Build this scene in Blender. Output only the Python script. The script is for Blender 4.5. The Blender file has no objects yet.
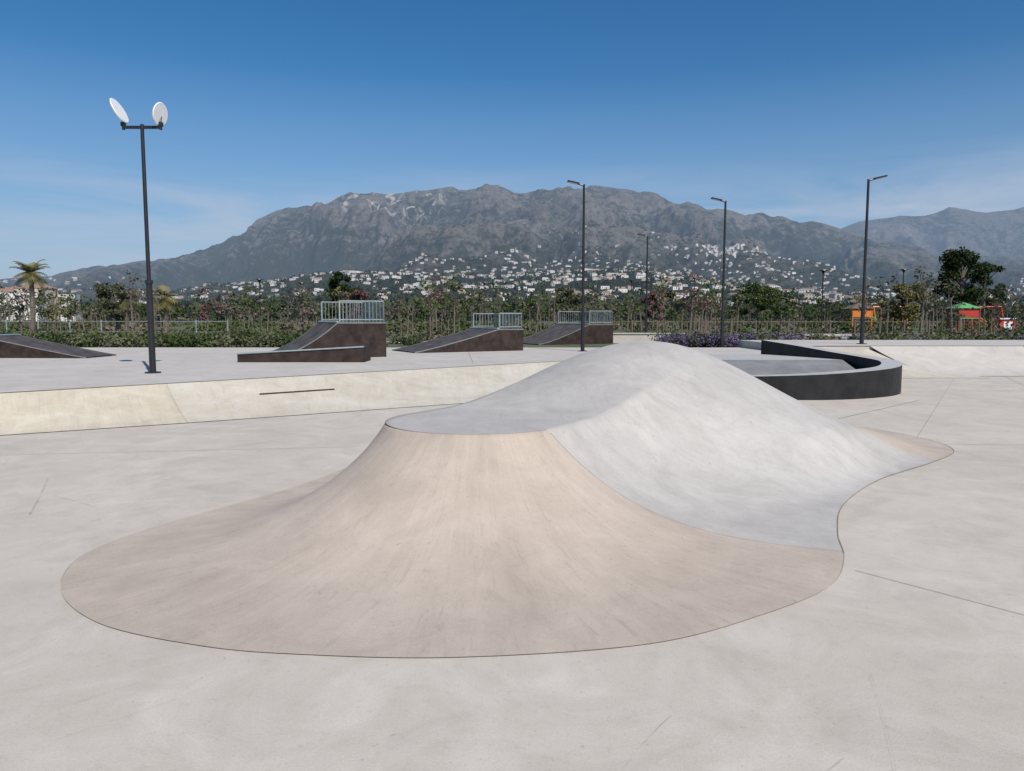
import bpy, math, random
import numpy as np
from mathutils import Vector, noise
random.seed(7); rng=np.random.default_rng(11)
scene=bpy.context.scene
CAMH=1.65; FOC=740.0; PITCH=math.atan(67.5/FOC)

# ------------------------------------------------------------------ helpers
def link(o): scene.collection.objects.link(o); return o
def pixel_slopes(u,v):
    """skyline point in image pixels (u, v) -> (x/y, z/y) slopes seen from the viewpoint"""
    a=(u-512)/FOC; b=(385.5-v)/FOC
    y=math.cos(PITCH)+b*math.sin(PITCH); z=-math.sin(PITCH)+b*math.cos(PITCH)
    return a/y, z/y
def smooth(a,b,x):
    t=max(0,min(1,(x-a)/(b-a))); return t*t*(3-2*t)

class MB:
    def __init__(s): s.v=[];s.f=[];s.m=[]
    def add(s,vs,fs,mi=0):
        o=len(s.v); s.v+= [tuple(p) for p in vs]
        for f in fs: s.f.append([i+o for i in f]); s.m.append(mi)
    def box(s,c,d,mi=0,rz=0,rx=0,ry=0):
        from mathutils import Euler
        M=Euler((rx,ry,rz)).to_matrix(); vs=[]
        for x in(-.5,.5):
            for y in(-.5,.5):
                for z in(-.5,.5): vs.append(Vector(c)+M@Vector((x*d[0],y*d[1],z*d[2])))
        s.add(vs,[(0,1,3,2),(4,6,7,5),(0,4,5,1),(2,3,7,6),(0,2,6,4),(1,5,7,3)],mi)
    def cyl(s,p0,p1,r0,r1=None,n=10,mi=0):
        if r1 is None:r1=r0
        p0=Vector(p0);p1=Vector(p1);d=(p1-p0).normalized()
        a=d.orthogonal().normalized();b=d.cross(a);vs=[]
        for i in range(n):
            t=2*math.pi*i/n;w=a*math.cos(t)+b*math.sin(t);vs+=[p0+w*r0,p1+w*r1]
        fs=[(2*i,2*((i+1)%n),2*((i+1)%n)+1,2*i+1) for i in range(n)]
        fs.append(tuple(2*i for i in range(n))[::-1]);fs.append(tuple(2*i+1 for i in range(n)))
        s.add(vs,fs,mi)
    def build(s,name,mats,smooth_=False):
        me=bpy.data.meshes.new(name);me.from_pydata(s.v,[],s.f)
        for m in mats: me.materials.append(m)
        me.polygons.foreach_set('material_index',s.m)
        if smooth_: me.polygons.foreach_set('use_smooth',[True]*len(s.f))
        me.update(); return link(bpy.data.objects.new(name,me))

class QM:
    """large soups of quads (leaves, trunks, distant houses)"""
    def __init__(s): s.q=[];s.m=[];s.t=[]
    def add(s,q,mi,t=None):
        q=np.asarray(q,dtype=np.float32).reshape(-1,4,3)
        s.q.append(q);s.m.append(np.full(len(q),mi,dtype=np.int32))
        s.t.append(rng.random(len(q)).astype(np.float32) if t is None else np.full(len(q),t,dtype=np.float32) if np.isscalar(t) else np.asarray(t,dtype=np.float32))
    def leaves(s,c,size,mi,t=None,up=0.3):
        n=len(c);N=rng.normal(size=(n,3));N[:,2]+=up*2;N/=np.linalg.norm(N,axis=1)[:,None]
        R=rng.normal(size=(n,3));U=np.cross(N,R);U/=np.linalg.norm(U,axis=1)[:,None];V=np.cross(N,U)
        sz=(size*(.6+.8*rng.random(n)))[:,None]
        s.add(np.stack([c-U*sz*.5,c-V*sz*.32,c+U*sz*.5,c+V*sz*.32],1),mi,t)
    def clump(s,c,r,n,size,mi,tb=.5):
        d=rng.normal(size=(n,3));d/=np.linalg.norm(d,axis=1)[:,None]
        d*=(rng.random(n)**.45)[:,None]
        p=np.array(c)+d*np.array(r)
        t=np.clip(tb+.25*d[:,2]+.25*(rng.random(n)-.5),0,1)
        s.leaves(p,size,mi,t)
    def stick(s,p0,p1,r0,r1,mi,n=4):
        p0=Vector(p0);p1=Vector(p1);d=(p1-p0).normalized();a=d.orthogonal().normalized();b=d.cross(a);q=[]
        for i in range(n):
            t0=2*math.pi*i/n;t1=2*math.pi*(i+1)/n
            w0=a*math.cos(t0)+b*math.sin(t0);w1=a*math.cos(t1)+b*math.sin(t1)
            q.append([p0+w0*r0,p0+w1*r0,p1+w1*r1,p1+w0*r1])
        s.add([[list(v) for v in f] for f in q],mi)
    def build(s,name,mats):
        q=np.concatenate(s.q);m=np.concatenate(s.m);t=np.concatenate(s.t);n=len(q)
        me=bpy.data.meshes.new(name);me.vertices.add(n*4);me.vertices.foreach_set('co',q.reshape(-1))
        me.loops.add(n*4);me.loops.foreach_set('vertex_index',np.arange(n*4,dtype=np.int32))
        me.polygons.add(n);me.polygons.foreach_set('loop_start',np.arange(0,n*4,4,dtype=np.int32))
        for x in mats: me.materials.append(x)
        me.polygons.foreach_set('material_index',m)
        me.update(calc_edges=True)
        at=me.attributes.new('tint','FLOAT','FACE');at.data.foreach_set('value',t)
        return link(bpy.data.objects.new(name,me))

# ------------------------------------------------------------------ materials
def nm(name):
    m=bpy.data.materials.new(name);m.use_nodes=True
    return m,m.node_tree,m.node_tree.nodes['Principled BSDF'],m.node_tree.nodes['Material Output']
def N(nt,t,**k):
    n=nt.nodes.new(t)
    for a,b in k.items():
        if a in n.inputs.keys(): n.inputs[a].default_value=b
        else: setattr(n,a,b)
    return n
def mixc(nt,fac,c1,c2,bt='MIX'):
    n=nt.nodes.new('ShaderNodeMix');n.data_type='RGBA';n.blend_type=bt
    for i,v in((0,fac),(6,c1),(7,c2)):
        if hasattr(v,'links'): nt.links.new(v,n.inputs[i])
        elif isinstance(v,(int,float)): n.inputs[i].default_value=v
        else: n.inputs[i].default_value=(*v[:3],1)
    return n.outputs[2]
def ramp(nt,src,p0,p1,v0=0,v1=1):
    n=nt.nodes.new('ShaderNodeMapRange');n.clamp=True
    nt.links.new(src,n.inputs[0])
    for i,v in((1,p0),(2,p1),(3,v0),(4,v1)): n.inputs[i].default_value=v
    return n.outputs[0]
def tex(nt,co,scale,detail=5,rough=.55,dist=0):
    n=N(nt,'ShaderNodeTexNoise');n.inputs['Scale'].default_value=scale;n.inputs['Detail'].default_value=detail
    n.inputs['Roughness'].default_value=rough;n.inputs['Distortion'].default_value=dist
    nt.links.new(co,n.inputs['Vector']);return n.outputs['Fac']
def mul(nt,a,b,op='MULTIPLY'):
    n=nt.nodes.new('ShaderNodeMath');n.operation=op
    for i,v in enumerate((a,b)):
        if hasattr(v,'links'): nt.links.new(v,n.inputs[i])
        else: n.inputs[i].default_value=v
    return n.outputs[0]
def painted_haze(nt,out,shader,D,col=(.205,.285,.41)):  # distance haze painted on surfaces as bluish emission, standing in for scattered light
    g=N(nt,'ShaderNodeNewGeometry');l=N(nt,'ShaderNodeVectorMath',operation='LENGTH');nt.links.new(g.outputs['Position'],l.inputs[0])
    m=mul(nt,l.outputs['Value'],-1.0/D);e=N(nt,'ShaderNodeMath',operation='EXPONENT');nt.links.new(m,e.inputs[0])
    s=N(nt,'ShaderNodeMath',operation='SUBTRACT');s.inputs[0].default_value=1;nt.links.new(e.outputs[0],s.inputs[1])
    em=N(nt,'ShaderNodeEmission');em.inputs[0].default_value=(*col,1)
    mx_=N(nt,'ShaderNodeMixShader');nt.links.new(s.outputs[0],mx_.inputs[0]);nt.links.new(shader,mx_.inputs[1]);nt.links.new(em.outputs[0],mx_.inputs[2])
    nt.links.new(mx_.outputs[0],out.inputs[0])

def concrete(name,c1,c2,streak=0,stain=(.30,.27,.23),stain_amt=.35,spec=.25,pale=.35):
    m,nt,b,o=nm(name);tc=N(nt,'ShaderNodeTexCoord');co=tc.outputs['Object']
    big=tex(nt,co,.45,4,.6,.6);med=tex(nt,co,3.2,6,.68,.3);fine=tex(nt,co,90,2,.6)
    col=mixc(nt,ramp(nt,big,.32,.68),c1,c2)
    col=mixc(nt,mul(nt,ramp(nt,med,.45,.75),stain_amt),col,stain)
    light=tex(nt,co,1.3,5,.7,1.2)
    col=mixc(nt,mul(nt,ramp(nt,light,.5,.70),pale),col,tuple(min(.68,x*1.28) for x in c2))
    col=mixc(nt,mul(nt,ramp(nt,light,.47,.30),.42),col,tuple(x*.74 for x in c1))
    col=mixc(nt,ramp(nt,fine,.3,.7,0,.24),col,tuple(x*.6 for x in c1))
    sp=tex(nt,co,24,4,.7);col=mixc(nt,ramp(nt,sp,.62,.74,0,.55),col,tuple(x*.48 for x in c1))
    sp=tex(nt,co,9,6,.8);col=mixc(nt,ramp(nt,sp,.56,.74,0,.40),col,tuple(x*.62 for x in c1))
    if streak:
        mp=N(nt,'ShaderNodeMapping');mp.inputs['Scale'].default_value=(3.2,1.0,1);nt.links.new(tc.outputs['UV'],mp.inputs[0])
        st=tex(nt,mp.outputs[0],1,6,.7,.5)
        col=mixc(nt,ramp(nt,st,.5,.75,0,.45*streak),col,tuple(x*.72 for x in c1))
        col=mixc(nt,ramp(nt,st,.48,.25,0,.35*streak),col,tuple(min(.6,x*1.2) for x in c2))
        mp2=N(nt,'ShaderNodeMapping');mp2.inputs['Scale'].default_value=(18,2.4,1);nt.links.new(tc.outputs['UV'],mp2.inputs[0])
        st2=tex(nt,mp2.outputs[0],1,5,.75,.6);col=mixc(nt,ramp(nt,st2,.55,.72,0,.5*streak),col,tuple(x*.58 for x in c1))
    nt.links.new(col,b.inputs['Base Color']);b.inputs['Roughness'].default_value=.75;b.inputs['Specular IOR Level'].default_value=spec
    bp=N(nt,'ShaderNodeBump');bp.inputs['Strength'].default_value=.22;bp.inputs['Distance'].default_value=.01
    nt.links.new(mixc(nt,.5,med,fine),bp.inputs['Height']);nt.links.new(bp.outputs[0],b.inputs['Normal'])
    return m
def plain(name,c,rough=.6,metal=0,var=.25,scale=6,D=None,spec=.5):
    m,nt,b,o=nm(name);tc=N(nt,'ShaderNodeTexCoord');f=tex(nt,tc.outputs['Object'],scale,5,.6)
    col=mixc(nt,ramp(nt,f,.3,.7),tuple(x*(1-var) for x in c),tuple(min(1,x*(1+var)) for x in c))
    nt.links.new(col,b.inputs['Base Color']);b.inputs['Roughness'].default_value=rough;b.inputs['Metallic'].default_value=metal
    b.inputs['Specular IOR Level'].default_value=spec
    if D: painted_haze(nt,o,b.outputs[0],D)
    return m
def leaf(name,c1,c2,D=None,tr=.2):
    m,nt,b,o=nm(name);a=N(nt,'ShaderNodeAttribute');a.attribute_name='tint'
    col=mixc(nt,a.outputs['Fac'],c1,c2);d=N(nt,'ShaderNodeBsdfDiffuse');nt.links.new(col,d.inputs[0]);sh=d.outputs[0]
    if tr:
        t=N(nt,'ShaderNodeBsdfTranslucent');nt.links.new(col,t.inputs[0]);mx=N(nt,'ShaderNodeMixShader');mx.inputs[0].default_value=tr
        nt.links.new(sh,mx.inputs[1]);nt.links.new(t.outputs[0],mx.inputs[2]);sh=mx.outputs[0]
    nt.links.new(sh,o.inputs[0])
    if D: painted_haze(nt,o,sh,D)
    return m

M_floor=concrete('floor_concrete',(.485,.44,.38),(.55,.505,.445),stain=(.34,.29,.23),stain_amt=.26)
M_deck=concrete('deck_concrete',(.465,.435,.395),(.515,.485,.445),stain_amt=.2)
M_beige=concrete('beige_concrete',(.43,.362,.30),(.49,.42,.355),.8,stain=(.34,.29,.24),stain_amt=.3,pale=.3)
M_grey=concrete('grey_concrete',(.415,.395,.37),(.48,.462,.435),.6,stain=(.29,.27,.245),stain_amt=.35,pale=.35)
M_bank=concrete('bank_concrete',(.50,.44,.34),(.58,.53,.435),.9,stain=(.40,.31,.18),stain_amt=.4)
M_bank2=concrete('pale_bank_concrete',(.50,.455,.375),(.575,.54,.46),.8,stain=(.40,.32,.20),stain_amt=.4)
M_joint=plain('joint_line',(.22,.19,.165),.9)
M_seam=plain('soft_joint',(.36,.32,.27),.9)
M_black=plain('black_render',(.014,.014,.015),.6,var=.5,scale=3,spec=.3)
M_cap=plain('wall_cap',(.42,.41,.39),.6,var=.15)
M_slope=plain('dark_slope',(.20,.20,.198),.55,var=.2,scale=2)
M_pole=plain('black_pole',(.015,.015,.017),.4)
M_white=plain('white_lamp',(.72,.73,.73),.35,var=.04)
M_brown=plain('brown_panel',(.036,.025,.022),.7,var=.5,scale=4,spec=.2)
M_ramp=plain('ramp_surface',(.075,.070,.070),.8,var=.4,scale=3,spec=.12)
M_galv=plain('galvanised_steel',(.36,.42,.42),.4,.5,var=.15)
M_edge=plain('ramp_edge_steel',(.20,.20,.20),.6,.3,var=.2)
M_wood=plain('wood_post',(.13,.10,.075),.8)
M_trunk=plain('bark',(.13,.11,.09),.9,var=.4,scale=12)
L_green=leaf('leaf_green',(.035,.055,.018),(.11,.14,.055))
L_olive=leaf('leaf_olive',(.06,.067,.038),(.16,.165,.10))
L_yel=leaf('leaf_yellow',(.11,.105,.04),(.24,.22,.10))
L_red=leaf('leaf_red',(.09,.045,.045),(.19,.11,.11))
L_dark=leaf('leaf_dark',(.016,.028,.012),(.055,.08,.033))
L_purple=leaf('lavender',(.08,.06,.11),(.20,.165,.26))
L_bare=leaf('dry_twigs',(.12,.095,.075),(.23,.19,.15))
LEAF=[M_trunk,M_wood,L_green,L_olive,L_yel,L_red,L_dark,L_purple,L_bare]

# ------------------------------------------------------------------ ribbons
def ribbon(mb,pts,w,mi=0,dz=.004):
    P=[Vector(p) for p in pts];n=len(P);vs=[]
    for i in range(n):
        t=(P[min(n-1,i+1)]-P[max(0,i-1)]);t.z=0
        if t.length<1e-6:t=Vector((1,0,0))
        t.normalize();s=Vector((-t.y,t.x,0))*w*.5
        vs+=[P[i]+s+Vector((0,0,dz)),P[i]-s+Vector((0,0,dz))]
    mb.add(vs,[(2*i,2*i+1,2*i+3,2*i+2) for i in range(n-1)],mi)
def catmull(P,per,closed=False):
    P=[Vector(p) for p in P];n=len(P);out=[]
    for i in range(n if closed else n-1):
        g=(lambda k:P[k%n]) if closed else (lambda k:P[max(0,min(n-1,k))])
        a,b,c,d=g(i-1),g(i),g(i+1),g(i+2)
        for j in range(per):
            t=j/per;out.append(.5*((2*b)+(c-a)*t+(2*a-5*b+4*c-d)*t*t+(3*b-a-3*c+d)*t**3))
    if not closed: out.append(P[-1])
    return out

# ------------------------------------------------------------------ floor & decks
mb=MB()
mb.add([(-40,-14,0),(50,-14,0),(50,30,0),(-40,30,0)],[(0,1,2,3)],0)
mb.build('concrete_floor',[M_floor])
mb=MB()
mb.add([(-9000,-9000,-.06),(9000,-9000,-.06),(9000,9000,-.06),(-9000,9000,-.06)],[(0,1,2,3)])
M_earth,nt,b,o=nm('earth');tc=N(nt,'ShaderNodeTexCoord')
c=mixc(nt,ramp(nt,tex(nt,tc.outputs['Object'],.15,8,.7),.35,.65),(.045,.07,.022),(.12,.125,.06))
c=mixc(nt,ramp(nt,tex(nt,tc.outputs['Object'],2.5,8,.7),.45,.7,0,.6),c,(.07,.08,.035))
nt.links.new(c,b.inputs['Base Color']);b.inputs['Roughness'].default_value=.95
mb.build('ground',[M_earth])

Bl=[(-19.4,2.2),(-7.2,10.3),(-5.1,11.55),(-1.0,14.2),(2.6,16.4)]
Tl=[(-20.3,-.1),(-7.85,11.35),(-6.1,13.0),(-1.3,17.4),(2.6,21.0)]
def res(L,n):
    out=[]
    for i in range(len(L)-1):
        for j in range(n):
            t=j/n;out.append((L[i][0]*(1-t)+L[i+1][0]*t,L[i][1]*(1-t)+L[i+1][1]*t))
    out.append(L[-1]);return out
B2=res(Bl,12);T2=res(Tl,12);K=14;vs=[];fs=[];uv=[]
def bankpt(i,t):
    p,q=B2[i],T2[i];return (p[0]*(1-t)+q[0]*t,p[1]*(1-t)+q[1]*t,.004+.496*t**1.35)
for i in range(len(B2)):
    for k in range(K+1):
        vs.append(bankpt(i,k/K));uv.append((i*.35,k/K))
for i in range(len(B2)-1):
    for k in range(K):
        a=i*(K+1)+k;fs.append((a,a+K+1,a+K+2,a+1))
def mesh_uv(name,vs,fs,uv,mats,mi=None):
    me=bpy.data.meshes.new(name);me.from_pydata(vs,[],fs)
    for m in mats: me.materials.append(m)
    if mi: me.polygons.foreach_set('material_index',mi)
    me.polygons.foreach_set('use_smooth',[True]*len(fs))
    ul=me.uv_layers.new(name='UVMap')
    li=np.zeros(len(me.loops),dtype=np.int32);me.loops.foreach_get('vertex_index',li)
    ul.data.foreach_set('uv',np.array(uv,dtype=np.float32)[li].reshape(-1));me.update()
    return link(bpy.data.objects.new(name,me))
mi=[0 if (k//K)<24 else 1 for k in range(len(fs))]
bank=mesh_uv('bank_ramp',vs,fs,uv,[M_bank,M_bank2],mi)
mb=MB()
ribbon(mb,[(p[0],p[1],.5) for p in T2],.045,0,.006)
ribbon(mb,[(p[0],p[1],0) for p in B2],.022,1,.009)
ribbon(mb,[bankpt(24,k/K) for k in range(K+1)],.008,2,.006)
o_=mb.build('coping_edge',[plain('steel_coping',(.20,.18,.16),.6,var=.3),M_joint,M_seam]);o_.parent=bank
mb=MB()
dk=[(*p,.5) for p in Tl]+[(3.3,21.4,.5),(8.4,22.6,.5),(9.4,27.5,.5),(9.4,29,.5),(-45,29,.5),(-45,-.1,.5)]
mb.add(dk,[tuple(range(len(dk)))],0)
dz=.78
for x0,x1 in((12.4,48),):
    for k in range(12):
        t0=k/12;t1=(k+1)/12
        mb.add([(x0-1.2*t0,20.9+2.3*t0,.004+(dz-.004)*t0**1.7),(x1,20.9+2.3*t0,.004+(dz-.004)*t0**1.7),(x1,20.9+2.3*t1,.004+(dz-.004)*t1**1.7),(x0-1.2*t1,20.9+2.3*t1,.004+(dz-.004)*t1**1.7)],[(0,1,2,3)],0)
mb.add([(9.0,23.2,dz),(48,23.2,dz),(48,29.5,dz),(9.0,29.5,dz)],[(0,1,2,3)],0)
mb.add([(9.0,23.2,0),(9.0,29.5,0),(9.0,29.5,dz),(9.0,23.2,dz)],[(0,1,2,3)],0)
mb.add([(9.0,23.2,0),(11.3,23.2,0),(11.3,23.2,dz),(9.0,23.2,dz)],[(0,1,2,3)],0)
mb.add([(9.0,29.5,0),(48,29.5,0),(48,29.5,dz),(9.0,29.5,dz)],[(0,1,2,3)],0)
ribbon(mb,[(9.0,23.2,dz),(48,23.2,dz)],.06,1,.006)
ribbon(mb,[(12.4,20.9,0),(48,20.9,0)],.03,1,.009)
for x in (16,20,24,28): ribbon(mb,[(x,20.9+2.3*k/12,.004+(dz-.004)*(k/12)**1.7) for k in range(13)],.015,1,.008)
for y in (24.0,18.5): ribbon(mb,[(-30,y,.5),(-1.5 if y<20 else 8.3,y,.5)],.012,1,.004)
for x in (-18,-12,-1.0): ribbon(mb,[(x,19 if x>-5 else 13.5,.5),(x-.8,29,.5)],.012,1,.0045)
mb.build('raised_deck',[M_deck,M_joint])
vs=[];fs=[];uv=[];nu=40;nv=16
for i in range(nu+1):
    for j in range(nv+1):
        x=9.6+3.6*i/nu;y=20.3+3.0*j/nv
        s=smooth(9.7,11.2,x);t=j/nv
        z=.006+.70*(t**1.6)*(1-.9*smooth(11.2,13.1,x))*(.25+.75*s)
        vs.append((x,y,z));uv.append((x,y))
for i in range(nu):
    for j in range(nv):
        a=i*(nv+1)+j;fs.append((a,a+nv+1,a+nv+2,a+1))
mesh_uv('corner_ramp',vs,fs,uv,[M_bank2])

# ------------------------------------------------------------------ main double hump
A=Vector((-.3,6.45));B=Vector((1.75,9.6));AB=B-A;LEN=AB.length;DIR=AB/LEN
out_pts=[(-.25,3.47),(.70,3.62),(1.38,3.98),(1.95,4.42),(2.28,4.95),(2.52,5.6),(2.95,6.45),(3.77,7.46),(4.8,8.35),(5.5,9.1),(5.65,10.0),(5.2,11.3),(4.0,12.6),(2.2,13.1),(.6,12.6),(-.6,11.4),(-1.35,9.9),(-1.65,8.7),(-1.9,7.8),(-2.2,6.95),(-2.6,6.2),(-2.9,5.55),(-2.98,4.95),(-2.73,4.35),(-2.23,3.87),(-1.58,3.6),(-1.03,3.5)]
NP=len(out_pts)
OUT=catmull([(*p,0) for p in out_pts],16,True);nu=len(OUT)
def near(p):
    s=max(0,min(LEN,(p-A).dot(DIR)));return s/LEN,A+DIR*s
def height(s,d,v):
    h=.75+.60*smooth(.12,.98,s)
    pc=v**3.2 if v<1 else 1
    fade=smooth(0,.35,v) if v<.35 else 1
    pg=math.exp(-(d/2.12)**2)*fade
    w=smooth(.12,.75,s)
    return h*(pc*(1-w)+pg*w)
def outat(k):
    i=(k*16)%nu;a=int(i);f=i-a;return OUT[a%nu].lerp(OUT[(a+1)%nu],f)
NV=80;NC=14;vs=[];uv=[];fs=[];mi=[];rim=[]
E1=4.2;E0=17.6
arcs=[0]
for i in range(1,nu): arcs.append(arcs[-1]+(OUT[i]-OUT[i-1]).length)
TOT=arcs[-1]+(OUT[0]-OUT[-1]).length;cut=arcs[13*16]
for i,bp_ in enumerate(OUT):
    k_=i/16;b2=Vector((bp_.x,bp_.y));bs=outat(k_-1.3*math.exp(-((k_-4.2)/2.6)**2)*smooth(0,2.2,k_));bs=Vector((bs.x,bs.y))
    s,q=near(bs);rd=(bs-q).normalized();T=q+rd*.8
    arc=(arcs[i]-cut)%TOT
    for k in range(NV+1):
        v=(k/NV);p=b2*(1-v)+T*v;vs.append((p.x,p.y,.004+height(s,(p-q).length,v)));uv.append((arc,v*2))
    rim.append(Vector((T.x,T.y,vs[-1][2])))
    for k in range(1,NC+1):
        v=k/NC;p=T*(1-v)+q*v;vs.append((p.x,p.y,.004+height(s,(p-q).length,1)));uv.append((p.x*.8,p.y*.6))
W=NV+NC+1
for i in range(nu):
    j=(i+1)%nu;kk=i/16
    for k in range(W-1):
        fs.append((i*W+k,j*W+k,j*W+k+1,i*W+k+1))
        z=0 if (kk<E1 or kk>=E0) else 1
        if 8.2<kk<13: z=0 if k<30 else 1
        mi.append(z if k<NV else 1)
hump=mesh_uv('concrete_hump',vs,fs,uv,[M_beige,M_grey],mi)
mb=MB()
e0=int(E0*16);e1=int(E1*16)
ribbon(mb,[Vector(OUT[i%nu]) for i in range(e1,e0+1)],.008,0,.007)
ribbon(mb,[Vector(OUT[i%nu]) for i in range(e0,nu+e1+1)],.0035,1,.007)
idx=list(range(e0,nu))+list(range(0,e1+1))
ribbon(mb,[rim[i]*1.0 for i in idx],.008,0,.005)
for ii in (e0,e1+1): ribbon(mb,[Vector(vs[ii*W+k]) for k in range(NV)],.004,1,.006)
o_=mb.build('hump_joint_lines',[M_joint,M_seam]);o_.parent=hump

mb=MB()
def line(p,q,w=.010,mi=0): ribbon(mb,[(p[0],p[1],0),(q[0],q[1],0)],w,mi,.004+.0003*len(mb.f))
line((2.25,4.72),(5.4,.9),.005);line((5.6,9.6),(16,9.0),.008)
line((9.6,14.5),(20,15.5),.010);line((-12,8.0),(-2.0,9.4),.007)
line((5.1,11.8),(8.2,14.8),.010);line((14,21),(9.5,12),.008)
line((8.9,16.6),(24,17.6),.012);line((5.65,10.2),(12.5,20.8),.008,1)
mb.build('saw_cut_joints',[M_joint,M_seam])
M_skid,nt,b,o=nm('skid_mark');b.inputs['Base Color'].default_value=(.15,.13,.11,1);b.inputs['Roughness'].default_value=.8
tr=N(nt,'ShaderNodeBsdfTransparent');mx=N(nt,'ShaderNodeMixShader');tc=N(nt,'ShaderNodeTexCoord')
f=ramp(nt,tex(nt,tc.outputs['Object'],3,5,.7),.38,.75,0,.30);nt.links.new(f,mx.inputs[0]);nt.links.new(tr.outputs[0],mx.inputs[1]);nt.links.new(b.outputs[0],mx.inputs[2]);nt.links.new(mx.outputs[0],o.inputs[0])
mb=MB()
for i in range(260):
    x=random.uniform(-6,8);y=random.uniform(1.6,14)*random.uniform(.5,1);a=random.gauss(1.2,.9);L=random.uniform(.2,1.9);c=random.uniform(-.12,.12)
    pts=[]
    for k in range(8):
        t=k/7;aa=a+c*t;pts.append((x+L*t*math.cos(aa),y+L*t*math.sin(aa),0))
    if any(min((Vector((p[0],p[1],0))-q).length for q in OUT[::6])<.2 or ((p[0]-.6)**2/9+(p[1]-7.6)**2/20<1.0) for p in pts): continue
    ribbon(mb,pts,random.uniform(.003,.008) if random.random()<.85 else .018,0,.0075+i*.00002)
mb.build('skid_marks',[M_skid])

# ------------------------------------------------------------------ black curved wall bowl
path=catmull([(3.6,15.9,.42),(4.6,15.35,.45),(5.8,15.05,.5),(6.9,15.2,.55),(8.05,15.9,.6),(8.75,17.1,.65),(8.9,18.3,.68),(8.6,19.5,.76),(8.15,20.8,.88),(7.6,22.1,1.0)],10)
mb=MB();n=len(path);vs=[]
for i,p in enumerate(path):
    t=path[min(n-1,i+1)]-path[max(0,i-1)];t.z=0;t.normalize();s=Vector((-t.y,t.x,0))*.21
    a=p+s;c=p-s
    vs+=[(a.x,a.y,0),(a.x,a.y,p.z-.05),(a.x,a.y,p.z),(c.x,c.y,p.z),(c.x,c.y,p.z-.05),(c.x,c.y,0)]
for i in range(n-1):
    o6=i*6
    for k,m in((0,0),(1,0),(2,1),(3,0),(4,0)):
        mb.add([vs[o6+k],vs[o6+k+1],vs[o6+6+k+1],vs[o6+6+k]],[(0,1,2,3)],m)
for e in(0,(n-1)*6): mb.add([vs[e],vs[e+2],vs[e+3],vs[e+5]],[(0,1,2,3)],0)
zf=lambda t:.02+.56*t**1.5
for k in range(10):
    t0=k/10;t1=(k+1)/10
    mb.add([(3.4,16+3*t0,zf(t0)),(8.5,16+3*t0,zf(t0)),(8.5,16+3*t1,zf(t1)),(3.4,16+3*t1,zf(t1))],[(0,1,2,3)],2)
mb.add([(3.4,19,.58),(8.5,19,.58),(8.1,20.4,.58),(7.5,21.9,.58),(3.4,21.9,.58)],[(0,1,2,3,4)],1)
mb.build('curved_black_wall',[M_black,M_cap,M_slope])

# ------------------------------------------------------------------ ramps
def quarter(name,ox,oy,oz,ang,run,h,plat,width,rail=True,flip=1,power=1.8,rh=.62):
    a=Vector((math.cos(ang)*flip,math.sin(ang)*flip,0));w=Vector((-math.sin(ang),math.cos(ang),0));O=Vector((ox,oy,oz))
    prof=[(run*t/16,.03+(h-.03)*(t/16)**power) for t in range(17)]+[(run+plat,h)]
    mb=MB();P=lambda x,z,s:O+a*x+w*s+Vector((0,0,z))
    for i in range(len(prof)-1):
        (x0,z0),(x1,z1)=prof[i],prof[i+1]
        mb.add([P(x0,z0,0),P(x1,z1,0),P(x1,z1,width),P(x0,z0,width)],[(0,1,2,3)],0)
        for s in(0,width): mb.add([P(x0,0,s),P(x1,0,s),P(x1,z1-.04,s),P(x0,max(0,z0-.04),s)],[(0,1,2,3)],1)
        for s in(-.012,width+.012): mb.add([P(x0,max(0,z0-.03),s),P(x1,z1-.03,s),P(x1,z1+.006,s),P(x0,z0+.006,s)],[(0,1,2,3)],3)
    X=run+plat;mb.add([P(X,0,0),P(X,h,0),P(X,h,width),P(X,0,width)],[(0,1,2,3)],1)
    c0=P(run,h+.02,0);c1=P(run,h+.02,width);mb.cyl(c0,c1,.03,n=8,mi=2)
    s=.8
    while s<width-.2:
        for i in range(len(prof)-1):
            (x0,z0),(x1,z1)=prof[i],prof[i+1]
            mb.add([P(x0,z0+.004,s-.008),P(x1,z1+.004,s-.008),P(x1,z1+.004,s+.008),P(x0,z0+.004,s+.008)],[(0,1,2,3)],1)
        s+=.8
    if rail:
        segs=[(P(run+.08,h,.05),P(X-.05,h,.05)),(P(X-.05,h,.05),P(X-.05,h,width-.05)),(P(X-.05,h,width-.05),P(run+.08,h,width-.05))]
        for p,q in segs:
            L=(q-p).length;k=max(2,int(L/.11))
            mb.cyl(p+Vector((0,0,rh)),q+Vector((0,0,rh)),.022,n=6,mi=2);mb.cyl(p+Vector((0,0,.08)),q+Vector((0,0,.08)),.018,n=6,mi=2)
            for j in range(k+1):
                r=p+(q-p)*j/k;big=j%12==0 or j==k
                mb.cyl(r,r+Vector((0,0,rh)),.024 if big else .007,n=5,mi=2)
    return mb.build(name,[M_ramp,M_brown,M_galv,M_edge])
quarter('quarter_pipe_ramp',-6.85,20.3,.5,.50,2.1,1.02,1.45,2.1)
quarter('quarter_pipe_ramp.001',-3.2,24.3,.5,.50,3.1,.76,1.0,2.2,power=1.15,rh=.55)
quarter('quarter_pipe_ramp.002',1.2,33.2,.45,.50,2.7,.9,1.4,2.8,power=1.3)
quarter('bank_wedge_ramp',-12.2,21.2,.5,-.04,3.0,.62,2.5,1.5,rail=False,flip=-1,power=1.1)
mb=MB()
x0,x1,y0,y1=-7.15,-3.85,19.25,20.15
mb.add([(x0,y0,.5),(x1,y0,.5),(x1,y0,.9),(x0,y0,.72)],[(0,1,2,3)],1);mb.add([(x0,y1,.5),(x1,y1,.5),(x1,y1,.9),(x0,y1,.72)],[(0,1,2,3)],1)
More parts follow.
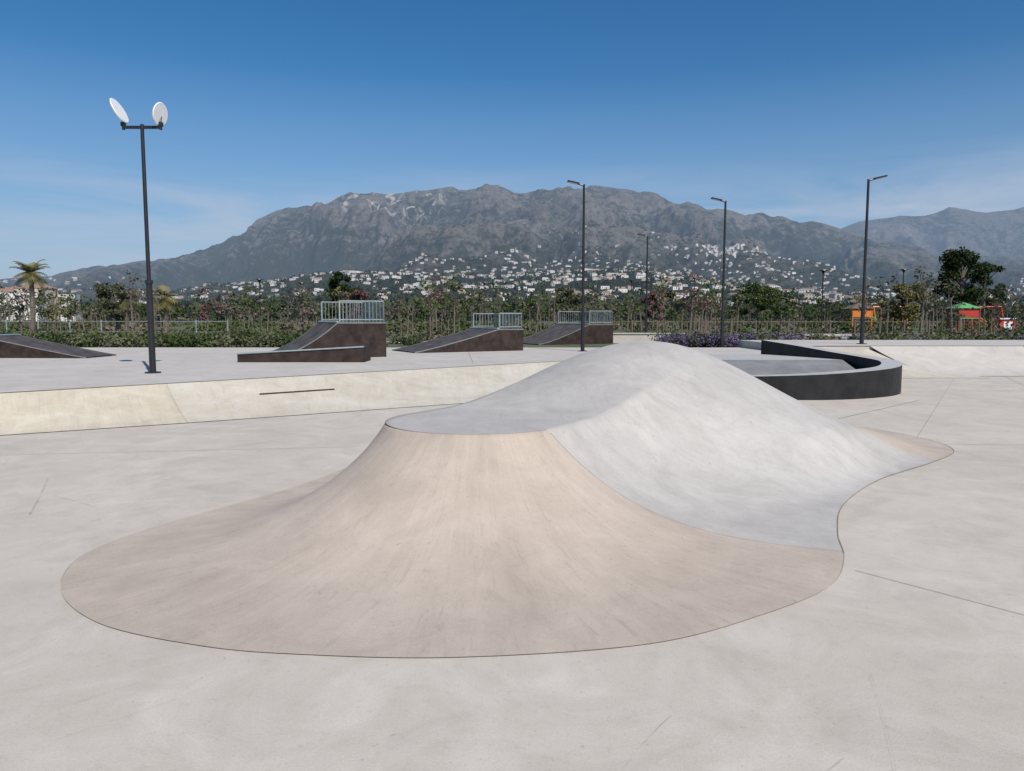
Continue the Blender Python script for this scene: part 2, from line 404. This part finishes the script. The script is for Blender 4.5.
mb.add([(x0,y0,.5),(x0,y1,.5),(x0,y1,.72),(x0,y0,.72)],[(0,1,2,3)],1);mb.add([(x1,y0,.5),(x1,y1,.5),(x1,y1,.9),(x1,y0,.9)],[(0,1,2,3)],1)
mb.add([(x0,y0,.72),(x1,y0,.9),(x1,y1,.9),(x0,y1,.72)],[(0,1,2,3)],0)
mb.cyl((x0,y0-.01,.725),(x1,y0-.01,.905),.022,n=8,mi=2)
mb.build('grind_ledge',[M_ramp,M_brown,M_galv])
mb=MB();pp=[Vector(bankpt(int(24+12*f),.62)) for f in (.25,.34,.42,.5,.58)]
for a_,b_ in zip(pp[:-1],pp[1:]): mb.cyl(a_,b_,.022,n=8)
mb.build('steel_lip',[M_brown])

# ------------------------------------------------------------------ lamps
def pole_lamp(name,x,y,z,h,side):
    mb=MB();mb.cyl((x,y,z),(x,y,z+h*.22),.07,.065,12);mb.cyl((x,y,z+h*.22),(x,y,z+h),.05,.04,12)
    mb.cyl((x,y,z),(x,y,z+.02),.17,n=14);mb.box((x,y,z+h*.22),(.15,.15,.03))
    mb.cyl((x,y,z+h-.05),(x+side*.22,y,z+h+.03),.03,n=8)
    mb.box((x+side*.36,y-.03,z+h+.06),(.42,.17,.05),0,ry=-side*.22);mb.box((x+side*.38,y-.03,z+h+.028),(.3,.12,.014),1,ry=-side*.22)
    mb.build(name,[M_pole,M_white])
pole_lamp('street_lamp.001',2.45,25.7,.5,5.68,-1)
pole_lamp('street_lamp.002',8.33,29.4,.45,5.75,-1)
pole_lamp('street_lamp.003',11.75,24.9,.78,5.42,1)
pole_lamp('street_lamp.004',7.55,41.8,.45,5.75,-1)
x,y,z=-7.54,15.5,.5;H=5.02
mb=MB();mb.cyl((x,y,z),(x,y,z+1.9),.066,.06,14);mb.cyl((x,y,z+1.9),(x,y,z+H+.06),.042,.036,12);mb.cyl((x,y,z),(x,y,z+.025),.16,n=16);mb.cyl((x,y,z+1.86),(x,y,z+1.93),.08,n=12)
mb.box((x+.0,y,z+H),(.80,.055,.055))
def disc(c,nrm,r,th=.03):
    nrm=Vector(nrm).normalized();c=Vector(c);mb.cyl(c-nrm*th,c,r*.9,r,28,1);mb.cyl(c,c+nrm*.014,r,r*.95,28,1);mb.cyl(c-nrm*(th+.05),c-nrm*th,.06,.09,12,0)
for sx,nr,r,dx in((-1,(.82,.0,.40),.27,-.07),(1,(1,-.17,-.2),.235,.0)):
    bx=x+sx*.38;mb.cyl((bx,y,z+H-.05),(bx,y,z+H+.10),.03,n=8);mb.box((bx,y,z+H+.06),(.08,.07,.08))
    mb.cyl((bx,y,z+H+.08),(bx+dx*.6,y+.03,z+H+.22),.02,n=8)
    disc((bx+dx,y,z+H+.26+(.07 if sx<0 else 0)),nr,r)
mb.build('street_lamp',[M_pole,M_white,M_galv])
for i,(x,y,h) in enumerate([(-16.9,60,4),(-20.3,60,4.3),(25,60,5),(32.5,62,5.2),(12,75,5),(-3,80,5),(-38,70,4.5),(-1.5,60,4.0),(22,90,6),(45,75,5)]):
    mb=MB();mb.cyl((x,y,.42),(x,y,.42+h),.06,.045,8);mb.cyl((x,y,.42+h),(x,y,.47+h),.32,.3,14);mb.cyl((x,y,.42+h-.22),(x,y,.42+h),.05,.16,10);mb.build('park_lamp' if i==0 else 'park_lamp.%03d'%i,[M_pole])

# ------------------------------------------------------------------ planted ground
G0=.44
mb=MB();mb.add([(-700,28.6,G0),(700,28.6,G0),(700,330,G0),(-700,330,G0)],[(0,1,2,3)]);mb.add([(-700,28.6,-.05),(700,28.6,-.05),(700,28.6,G0),(-700,28.6,G0)],[(0,1,2,3)])
mb.build('planted_ground',[M_earth])
mb=MB()
M_path=plain('sandy_path',(.42,.38,.31),.9,var=.12,scale=2)
for k in range(40):
    t0=-60+k*3.5;t1=t0+3.5;f=lambda x:37+2.5*math.sin(x*.09)
    mb.add([(t0,f(t0),G0+.005),(t1,f(t1),G0+.005),(t1,f(t1)+2.8,G0+.005),(t0,f(t0)+2.8,G0+.005)],[(0,1,2,3)])
mb.build('garden_path',[M_path])

# ------------------------------------------------------------------ trees
def young(q,x,y,h,kind,n,ls,z=G0,stake=True,spread=.55):
    cx=x+random.uniform(-.2,.2);tr=.03+.007*h
    q.stick((x,y,z),(cx,y,z+h*.62),tr,tr*.6,0,5)
    if stake:
        for s in(-.3,.3): q.stick((x+s,y,z),(x+s,y,z+random.uniform(1.0,1.7)),.028,.028,1)
    nc=random.randint(5,9)
    for k in range(nc):
        a=random.uniform(0,6.28);r=random.uniform(.1,1)*h*spread*.33;zz=z+h*random.uniform(.42,.97)
        r*=1.1-abs((zz-z)/h-.62)
        c=(cx+r*math.cos(a),y+r*math.sin(a),zz);q.stick((cx,y,z+h*random.uniform(.35,.6)),c,tr*.4,tr*.15,0,3)
        s=h*random.uniform(.07,.14);q.clump(c,(s*1.2,s*1.2,s),n//nc,ls,kind,random.uniform(.25,.75))
q=QM()
kinds=[2,2,3,3,3,3,4,8,8,8,6,2,3,2,5]
for i in range(160):
    y=random.uniform(33,95);x=random.uniform(-.85,.85)*y
    h=(random.uniform(1.9,3.6)+y*.013)
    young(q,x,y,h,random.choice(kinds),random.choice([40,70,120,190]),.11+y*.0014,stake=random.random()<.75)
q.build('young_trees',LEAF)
q=QM()
for i in range(430):
    y=random.uniform(95,330);x=random.uniform(-.95,.95)*y;h=random.uniform(2.6,5.2)*(1+.2*(y/300))
    k=random.choice([2,2,3,3,6,6,3,8,3]);young(q,x,y,h,k,90,.32+y*.0014,stake=False,spread=1.0)
q.build('distant_trees',LEAF)
q=QM()
for i in range(560):
    y=29.5+abs(random.gauss(0,1))*13;x=random.uniform(-.85,.85)*y
    if 36.5<y<40.5: continue
    if -0.5<x<7 and y<36: continue
    s=random.uniform(.2,.5);k=random.choice([2,2,3,3,3,6,8,3])
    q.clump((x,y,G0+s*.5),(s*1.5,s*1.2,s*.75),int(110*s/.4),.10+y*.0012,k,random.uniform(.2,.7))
for i in range(380):
    y=random.uniform(50,130);x=random.uniform(-.9,.9)*y;s=random.uniform(.4,1.0)
    q.clump((x,y,G0+s*.5),(s*1.8,s*1.2,s*.9),70,.22+y*.0012,random.choice([2,2,3,3,6,8]),random.uniform(.2,.7))
for i in range(230):
    x=random.uniform(-30,-9);y=29.6+random.random()*3.2+(-.1*(x+9));s=random.uniform(.2,.55)
    q.clump((x,y,G0+s*.5),(s*1.3,s*1.2,s),120,.13,random.choice([2,2,6,3]),random.uniform(.3,.9))
for i in range(170):
    x=random.uniform(11,34);y=30.4+random.random()*5;s=random.uniform(.25,.5)
    q.clump((x,y,G0+s*.5),(s*1.5,s*1.2,s*.8),110,.12,random.choice([3,3,8,2,7]),random.uniform(.3,.8))
q.build('shrub_bed',LEAF)
q=QM()
for i in range(120):
    x=random.uniform(6.2,11.5);y=29.8+random.random()*2.0;s=random.uniform(.22,.4)
    q.clump((x,y,G0+.12+s*.5),(s*1.3,s*1.2,s),110,.09,7 if random.random()<.6 else 2,random.uniform(.2,.7))
q.build('lavender_bed',LEAF)
def bigtree(name,x,y,h,w,kind,ncl,trunk=.16,z0=.3,ls=.26,nl=170):
    q=QM();q.stick((x,y,G0),(x+.1,y,G0+h*.75),trunk,trunk*.35,0,8)
    for k in range(ncl):
        a=random.uniform(0,6.28);t=random.uniform(z0,.97);rr=w*.5*math.sqrt(max(.05,1-((t-.58)/.48)**2))*random.uniform(.3,1)
        c=(x+rr*math.cos(a),y+rr*math.sin(a),G0+h*t);q.stick((x,y,G0+h*t*.75),c,trunk*.35,trunk*.1,0,4)
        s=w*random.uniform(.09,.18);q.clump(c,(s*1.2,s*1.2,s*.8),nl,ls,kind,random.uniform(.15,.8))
    q.build(name,LEAF)
bigtree('pine_tree',42.2,70,7.6,4.6,6,42,.2,.35)
bigtree('pine_tree.001',60,95,8.0,5,6,30,.2,.3)
bigtree('round_tree',-15.8,70,5.4,3.0,6,30,.15,.3)
bigtree('judas_tree',-13.0,62,3.4,2.4,5,16,.1,.3,.2)
bigtree('judas_tree.001',12.5,66,3.4,2.2,5,14,.1,.3,.2)
bigtree('ornamental_tree',27.5,52,3.6,2.8,4,20,.1,.3,.2)
bigtree('ornamental_tree.001',19.8,60,4.0,3.2,2,24,.12,.3,.2)
bigtree('ornamental_tree.002',-33,62,4.0,3.2,3,24,.12,.3,.2)
bigtree('ornamental_tree.003',5.5,70,4.2,3.6,3,24,.12,.3,.2)
def palm(name,x,y,h,k=26,L=1.5,mat=3):
    q=QM();pts=[Vector((x+.15*math.sin(t*.4),y,G0+h*t/6)) for t in range(7)]
    for a,b in zip(pts[:-1],pts[1:]): q.stick(a,b,.13,.11,0,8)
    T=pts[-1]
    q.clump(T,(.22,.22,.28),60,.2,1,.4)
    for i in range(k):
        a=2.4*i;el=random.uniform(-.5,1.25);d=Vector((math.cos(a)*math.cos(el),math.sin(a)*math.cos(el),math.sin(el)))
        side=Vector((-math.sin(a),math.cos(a),0));p=T.copy();ll=L*random.uniform(.75,1.1);qs=[]
        for s in range(12):
            nd=(d+Vector((0,0,-.14*s*.55))).normalized();pn=p+nd*ll/12
            w=.33*math.sin(math.pi*(s+1.2)/13.5)
            for sd in(-1,1):
                for o_ in(0,.5):
                    b0=p.lerp(pn,o_);tip=b0+side*sd*w+nd*.14+Vector((0,0,-.08));qs.append([list(b0),list(b0+nd*.035),list(tip),list(tip-nd*.012)])
            p=pn
        q.add(qs,4 if el<-.1 else mat,random.uniform(.3,.9))
    q.build(name,LEAF)
palm('palm_tree',-25.9,40,3.6,30,1.0,4)
palm('palm_tree.001',-17.8,38,2.3,20,.9,4)
palm('palm_tree.002',-21.9,42,2.2,20,.9)
palm('palm_tree.003',33,60,3.4);palm('palm_tree.004',17,85,4.2,26,1.9)

# ------------------------------------------------------------------ park fittings
M_redp=plain('red_paint',(.45,.04,.03),.4,var=.1);M_grn=plain('green_paint',(.12,.35,.12),.4,var=.1);M_org=plain('orange_paint',(.6,.18,.03),.4,var=.1)
def play(name,x,y,c):
    mb=MB();z=G0
    for dx in(-.8,.8):
        for dy in(-.8,.8): mb.cyl((x+dx,y+dy,z),(x+dx,y+dy,z+2.1),.06,n=8,mi=0)
    mb.box((x,y,z+1.2),(1.7,1.7,.08),1)
    mb.add([(x-1,y-1,z+2.0),(x+1,y-1,z+2.0),(x+1,y+1,z+2.0),(x-1,y+1,z+2.0),(x,y,z+2.5)],[(0,1,4),(1,2,4),(2,3,4),(3,0,4),(0,3,2,1)],1)
    for k in range(8):
        t0=k/8;t1=(k+1)/8;g=lambda t:z+1.24*(1-t)**1.2+.05
        mb.add([(x+.85+2*t0,y-.3,g(t0)),(x+.85+2*t1,y-.3,g(t1)),(x+.85+2*t1,y+.3,g(t1)),(x+.85+2*t0,y+.3,g(t0))],[(0,1,2,3)],2)
    for sd in(-.32,.32): mb.cyl((x+.85,y+sd,z+1.45),(x+2.85,y+sd,z+.22),.05,n=6,mi=2)
    for k in range(5): mb.cyl((x-.85-.12*(4-k),y-.3,z+.25*k+.1),(x-.85-.12*(4-k),y+.3,z+.25*k+.1),.03,n=6,mi=0)
    mb.box((x,y-.82,z+1.6),(1.5,.05,.6),0)
    mb.build(name,c)
play('playground_slide',37.0,61,[M_redp,M_grn,M_org]);play('playground_slide.001',29.3,63,[M_org,M_wood,M_grn])
def swing(name,x,y,m):
    mb=MB();z=G0
    for dx in(-1.4,1.4):
        for s in(-.7,.7): mb.cyl((x+dx,y+s,z),(x+dx,y,z+2.2),.05,n=8)
    mb.cyl((x-1.5,y,z+2.2),(x+1.5,y,z+2.2),.06,n=8)
    for c in(-.6,.6):
        for s in(-.2,.2): mb.cyl((x+c+s,y,z+.5),(x+c+s,y,z+2.2),.01,n=4)
        mb.box((x+c,y,z+.5),(.45,.2,.04),1)
    mb.build(name,[m,M_pole])
swing('playground_swing',42,66,M_redp);swing('playground_swing.001',33.5,66,M_org)
mb=MB();mb.box((39.8,60,1.0),(1.2,.8,1.1),0);mb.box((39.8,60,1.6),(1.4,1.0,.1),1);mb.box((39.8,59.58,1.0),(.7,.04,.7),1);mb.build('red_kiosk',[M_redp,M_white])
def fence(name,x0,x1,y,h,step,m,rails=(.3,.9)):
    mb=MB();n=int((x1-x0)/step)
    for i in range(n+1): mb.cyl((x0+i*step,y,G0),(x0+i*step,y,G0+h),.045,n=6)
    for r in rails: mb.cyl((x0,y,G0+h*r),(x0+n*step,y,G0+h*r),.02,n=5)
    mb.build(name,[m])
fence('wooden_fence',4,24,42,1.1,1.4,M_wood);fence('metal_fence',-42,-18,47,1.1,2.0,M_galv)
mb=MB()
for (x,y) in ((14.5,34.3),):
    mb.box((x,y,G0+.42),(2.2,.5,.1),0);mb.box((x-.8,y,G0+.19),(.3,.45,.38),0);mb.box((x+.8,y,G0+.19),(.3,.45,.38),0)
mb.build('park_bench',[M_cap])
mb=MB();mb.box((6.2,36.2,G0+.22),(4.5,.6,.44),0);mb.box((6.2,36.2,G0+.46),(4.7,.7,.05),0);mb.build('concrete_bench',[M_deck])

# ------------------------------------------------------------------ mountains
ridge=[(-420,300),(-200,292),(-60,284),(0,279),(50,275),(75,270),(100,263),(125,260),(150,255),(175,251),(200,243),(225,235),(250,222),(275,212),(300,202),(320,197),(335,192),(350,189),(365,191),(385,194),(400,193),(420,191),(440,189),(455,186),(470,186),(485,183),(505,186),(520,187),(540,184),(560,183),(575,186),(590,184),(605,187),(620,189),(640,191),(660,194),(675,200),(690,201),(720,208),(745,212),(760,211),(785,216),(800,217),(840,229),(880,240),(940,250),(1024,258),(1200,262),(1500,270)]  # skyline traced as image pixel coordinates (u, v)
rx=np.array([pixel_slopes(*p)[0] for p in ridge]);rz=np.array([pixel_slopes(*p)[1] for p in ridge])
gy=np.array([250,800,1500,2500,3500,4500,5400,6200,7600]);gg=np.array([0,.11,.27,.40,.52,.68,.87,1,.7])
def ridged(x,y,o=7,g=.53):
    s=0;amp=1;w=1;f=1
    for k in range(o):
        nn=noise.noise(Vector((x*f,y*f,k*7.3+1.7)))
        n=max(0,1-2.1*(math.sqrt(nn*nn+.0016)-.04))
        s+=amp*n*w;w=min(1,.25+n*.85);f*=2.07;amp*=g
    return s
def hill2(a,y):
    x=a*y;E=float(np.interp(a,rx,rz));g=float(np.interp(y,gy,gg))
    z=E*g*y+.2
    wx=x+320*noise.noise(Vector((x/1300,y/1300,3.1)))+90*noise.noise(Vector((x/400,y/400,6.1)));wy=y+320*noise.noise(Vector((x/1300,y/1300,9.1)))
    m=smooth(1700,4300,y)*(1-.72*smooth(5000,6200,y))
    A_=min(1,E/.12)**1.3*275*m
    r=ridged(wx/820,wy/2000)-1.4
    z+=A_*r
    z+=min(1,E/.1)*smooth(400,1500,y)*(1-smooth(4000,6000,y))*30*noise.noise(Vector((x/500,y/500,5)))
    z+=smooth(4500,6100,y)*(18*noise.noise(Vector((x/110,y/200,8)))+18*noise.noise(Vector((x/420,y/500,4))))
    lim=E*y*(.55+.45*smooth(2200,6100,y))
    if z>lim: z=lim+(z-lim)*.25
    return z,r
hill=lambda a,y:hill2(a,y)[0]
ys=np.concatenate([np.linspace(250,1500,26)[:-1],np.linspace(1500,3000,60)[:-1],np.linspace(3000,6400,200)[:-1],np.linspace(6400,7600,8)])
As=np.concatenate([np.linspace(-1.25,-.78,40)[:-1],np.linspace(-.78,.78,900)[:-1],np.linspace(.78,1.25,40)])
co=np.zeros((len(ys),len(As),3),dtype=np.float32);rel=np.zeros((len(ys),len(As)),dtype=np.float32)
for j,y in enumerate(ys):
    for i,a in enumerate(As):
        z,r=hill2(a,y);co[j,i]=(a*y,y,z);rel[j,i]=r
def gridmesh(name,co,mat,rel):
    h,w,_=co.shape;idx=np.arange(h*w).reshape(h,w)
    f=np.stack([idx[:-1,:-1],idx[:-1,1:],idx[1:,1:],idx[1:,:-1]],-1).reshape(-1,4);n=len(f)
    me=bpy.data.meshes.new(name);me.vertices.add(h*w);me.vertices.foreach_set('co',co.reshape(-1))
    me.loops.add(n*4);me.loops.foreach_set('vertex_index',f.reshape(-1).astype(np.int32));me.polygons.add(n)
    me.polygons.foreach_set('loop_start',np.arange(0,n*4,4,dtype=np.int32));me.polygons.foreach_set('use_smooth',np.ones(n,dtype=bool))
    me.materials.append(mat);me.update(calc_edges=True);me.validate()
    at=me.attributes.new('relief','FLOAT','POINT');at.data.foreach_set('value',rel.reshape(-1))
    return link(bpy.data.objects.new(name,me))
def mountain_mat(name,D):
    m,nt,b,o=nm(name);tc=N(nt,'ShaderNodeTexCoord');co=tc.outputs['Object']
    at=N(nt,'ShaderNodeAttribute');at.attribute_name='relief'
    sep=N(nt,'ShaderNodeSeparateXYZ');nt.links.new(co,sep.inputs[0])
    n1=tex(nt,co,.0016,7,.65,.5);n2=tex(nt,co,.012,7,.75);n3=tex(nt,co,.035,4,.8)
    rock=mixc(nt,ramp(nt,n1,.35,.65),(.135,.12,.105),(.225,.205,.185))
    green=mixc(nt,ramp(nt,n1,.4,.6),(.026,.033,.022),(.05,.055,.036))
    hz=ramp(nt,sep.outputs['Z'],150,900,.44,.56)
    s=mul(nt,mul(nt,n2,ramp(nt,at.outputs['Fac'],-.55,.45,.09,-.09),'ADD'),hz,'SUBTRACT')  # scrub green weighted into gullies, also painting shade the frontal sun leaves out
    g=ramp(nt,s,-.07,.07,0,1)
    col=mixc(nt,g,rock,green)
    col=mixc(nt,ramp(nt,sep.outputs['Z'],420,150,0,.6),col,green)
    col=mixc(nt,ramp(nt,n3,.5,.66,0,.6),col,(.028,.032,.02))
    mp=N(nt,'ShaderNodeMapping');mp.inputs['Scale'].default_value=(1,.35,.35);nt.links.new(co,mp.inputs[0])
    sc=tex(nt,mp.outputs[0],.010,6,.7,1.2);hi=ramp(nt,sep.outputs['Z'],600,850)
    lf=mul(nt,ramp(nt,sep.outputs['X'],-450,-650),ramp(nt,sep.outputs['X'],-1500,-1250))
    col=mixc(nt,mul(nt,ramp(nt,sc,.60,.68,0,.5),hi),col,(.40,.38,.34))
    col=mixc(nt,mul(nt,mul(nt,ramp(nt,sc,.53,.60,0,.9),hi),lf),col,(.55,.52,.47))
    nt.links.new(col,b.inputs['Base Color']);b.inputs['Roughness'].default_value=.95;b.inputs['Specular IOR Level'].default_value=.05
    bp=N(nt,'ShaderNodeBump');bp.inputs['Strength'].default_value=1;bp.inputs['Distance'].default_value=36
    nt.links.new(n2,bp.inputs['Height']);nt.links.new(bp.outputs[0],b.inputs['Normal'])
    painted_haze(nt,o,b.outputs[0],D);return m
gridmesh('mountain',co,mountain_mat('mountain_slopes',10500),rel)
far=[(500,235),(640,232),(720,222),(760,217),(800,222),(838,229),(862,221),(880,217),(900,214),(925,214),(950,207),(970,210),(985,213),(1005,209),(1024,206),(1080,213),(1200,206),(1500,230)]  # far skyline, also in image pixel coordinates
fx=np.array([pixel_slopes(*p)[0] for p in far]);fz=np.array([pixel_slopes(*p)[1] for p in far])
ys2=np.linspace(6500,10400,100);As2=np.linspace(.0,1.3,600);co2=np.zeros((100,600,3),dtype=np.float32);rel2=np.zeros((100,600),dtype=np.float32)
for j,y in enumerate(ys2):
    for i,a in enumerate(As2):
        t=(y-6500)/3500;x=a*y;g=min(1,t)**1.1 if t<1 else 1-(t-1)*1.5;r=ridged(x/1200,y/2600)-1.4
        co2[j,i]=(x,y,float(np.interp(a,fx,fz))*g*y+ (380*math.sin(math.pi*min(1,t))+35)*r);rel2[j,i]=r
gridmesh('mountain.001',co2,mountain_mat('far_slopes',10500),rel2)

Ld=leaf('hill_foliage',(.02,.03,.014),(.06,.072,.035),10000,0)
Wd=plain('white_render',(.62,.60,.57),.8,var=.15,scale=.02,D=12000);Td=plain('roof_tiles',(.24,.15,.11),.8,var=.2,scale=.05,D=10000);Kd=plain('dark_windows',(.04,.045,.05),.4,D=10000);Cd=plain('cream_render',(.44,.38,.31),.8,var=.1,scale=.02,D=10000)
q=QM()
for i in range(6500):
    y=300+3600*random.random()**1.2;a=random.uniform(-.85,.85);z=hill(a,y);s=random.uniform(2.5,5.5)*(1+y/5000)
    q.clump((a*y,y,z+s*.5),(s*1.4,s,s),16,s*1.0,0,random.random())
q.build('hillside_trees',[Ld])
q=QM()
def house(x,y,z,w,d,h,rz,wall,flat):
    c,s=math.cos(rz),math.sin(rz);P=lambda a,b,k:[x+a*c-b*s,y+a*s+b*c,z+k]
    W_,D_=w/2,d/2;cr=[(-W_,-D_),(W_,-D_),(W_,D_),(-W_,D_)];f=[]
    for i in range(4):
        p,r=cr[i],cr[(i+1)%4];f.append([P(*p,-8),P(*r,-8),P(*r,h),P(*p,h)])
    if flat: f.append([P(*k,h) for k in cr])
    q.add(f,wall)
    if not flat:
        R=h+d*.22;a=P(-W_*.5,0,R);b=P(W_*.5,0,R);e=[P(k[0]*1.06,k[1]*1.06,h) for k in cr]
        q.add([[e[0],e[1],b,a],[e[2],e[3],a,b],[e[1],e[2],b,b],[e[3],e[0],a,a]],1)
    nf=max(1,int(h/3));nw=max(2,int(w/4));g=[]
    for fl in range(nf):
        for k in range(nw):
            cx=-W_+w*(k+.5)/nw;zz=h*(fl+.3)/nf
            g.append([P(cx-.7,-D_-.06,zz),P(cx+.7,-D_-.06,zz),P(cx+.7,-D_-.06,zz+1.5),P(cx-.7,-D_-.06,zz+1.5)])
    q.add(g,2)
def addh(a,y,big=1):
    z=hill(a,y)-.5;w=random.uniform(7,17)*big;house(a*y,y,z,w,random.uniform(6,9)*big,random.uniform(3.2,6)*(1.0 if big<1.3 else 1.5),random.uniform(-.7,.7),0 if random.random()<.75 else 3,random.random()<.4)
cl=[(random.uniform(.02,.85),random.uniform(1000,3300)) for _ in range(135)]+[(random.uniform(-.45,.1),random.uniform(1300,2800)) for _ in range(36)]
for a,y in cl:
    for k in range(random.randint(6,24)): addh(a+random.gauss(0,70)/y*2.6,min(3600,y+random.gauss(0,190)),.95)
n_=0
while n_<480:
    a=random.gauss(.27,.04);y=random.uniform(3400,5200);e=hill(a,y)/y
    if .082<e<.097: addh(a,y,1.3);n_+=1
for k in range(420): addh(random.uniform(-.5,.85),random.uniform(700,3400),.9)
for k in range(50): addh(random.uniform(.2,.8),random.uniform(700,1800),1.6)
n_=0
while n_<150:
    a=random.uniform(-.78,-.45);y=random.uniform(2500,5900);e=hill(a,y)/y
    if .030<e<.055: addh(a,y,1.7);n_+=1
q.build('distant_town',[Wd,Td,Kd,Cd])
# pale apartment blocks on the low rise at the left
q=QM()
for k in range(9):
    house(-182+random.uniform(-1,1)*24,270+random.uniform(-20,20),0,random.uniform(7,13),8,random.uniform(8.5,12.5),random.uniform(-.4,.4),0 if k%3 else 3,k%2==0)
q.build('white_apartments',[Wd,Td,Kd,Cd])

# ------------------------------------------------------------------ light
EL=46
to_sun=Vector((.48,-.88,0)).normalized()*math.cos(math.radians(EL));to_sun.z=math.sin(math.radians(EL))
sl=bpy.data.lights.new('sun','SUN');sl.energy=4.9;sl.angle=math.radians(.53);sl.color=(1,.94,.86)
so=link(bpy.data.objects.new('sun',sl));so.rotation_euler=to_sun.to_track_quat('Z','Y').to_euler();so.location=(10,-20,30)
w=bpy.data.worlds.new('World');scene.world=w;w.use_nodes=True;nt=w.node_tree;bg=nt.nodes['Background']
sky=N(nt,'ShaderNodeTexSky');sky.sky_type='NISHITA';sky.sun_disc=False;sky.sun_elevation=math.radians(EL);sky.sun_rotation=math.atan2(to_sun.x,to_sun.y)
sky.air_density=1.0;sky.dust_density=.3;sky.ozone_density=3.2
hs=N(nt,'ShaderNodeHueSaturation');hs.inputs['Saturation'].default_value=1.33;hs.inputs['Value'].default_value=.97;nt.links.new(sky.outputs[0],hs.inputs['Color'])
tc=N(nt,'ShaderNodeTexCoord');sep=N(nt,'ShaderNodeSeparateXYZ');nt.links.new(tc.outputs['Generated'],sep.inputs[0])
mp=N(nt,'ShaderNodeMapping');mp.inputs['Scale'].default_value=(2.2,2.2,16);mp.inputs['Location'].default_value=(.4,.2,.3);nt.links.new(tc.outputs['Generated'],mp.inputs[0])
cn=tex(nt,mp.outputs[0],1.3,7,.55,.6)
hz_=mixc(nt,ramp(nt,sep.outputs['Z'],.0,.30,.9,0),hs.outputs[0],(2.7,3.9,5.9))
band=mul(nt,ramp(nt,sep.outputs['Z'],.0,.08),ramp(nt,sep.outputs['Z'],.13,.20,1,0))
cf=mul(nt,ramp(nt,cn,.40,.68,0,.75),band)
col=mixc(nt,cf,hz_,(4.8,5.4,6.6))
nt.links.new(col,bg.inputs[0]);bg.inputs[1].default_value=.1

cam=bpy.data.cameras.new('camera');cam.sensor_width=36;cam.lens=36*FOC/1024;cam.clip_start=.05;cam.clip_end=30000
co_=link(bpy.data.objects.new('camera',cam));co_.location=(0,0,CAMH);co_.rotation_euler=(math.pi/2-PITCH,0,0);scene.camera=co_
scene.view_settings.view_transform='Standard';scene.view_settings.look='None';scene.view_settings.exposure=0
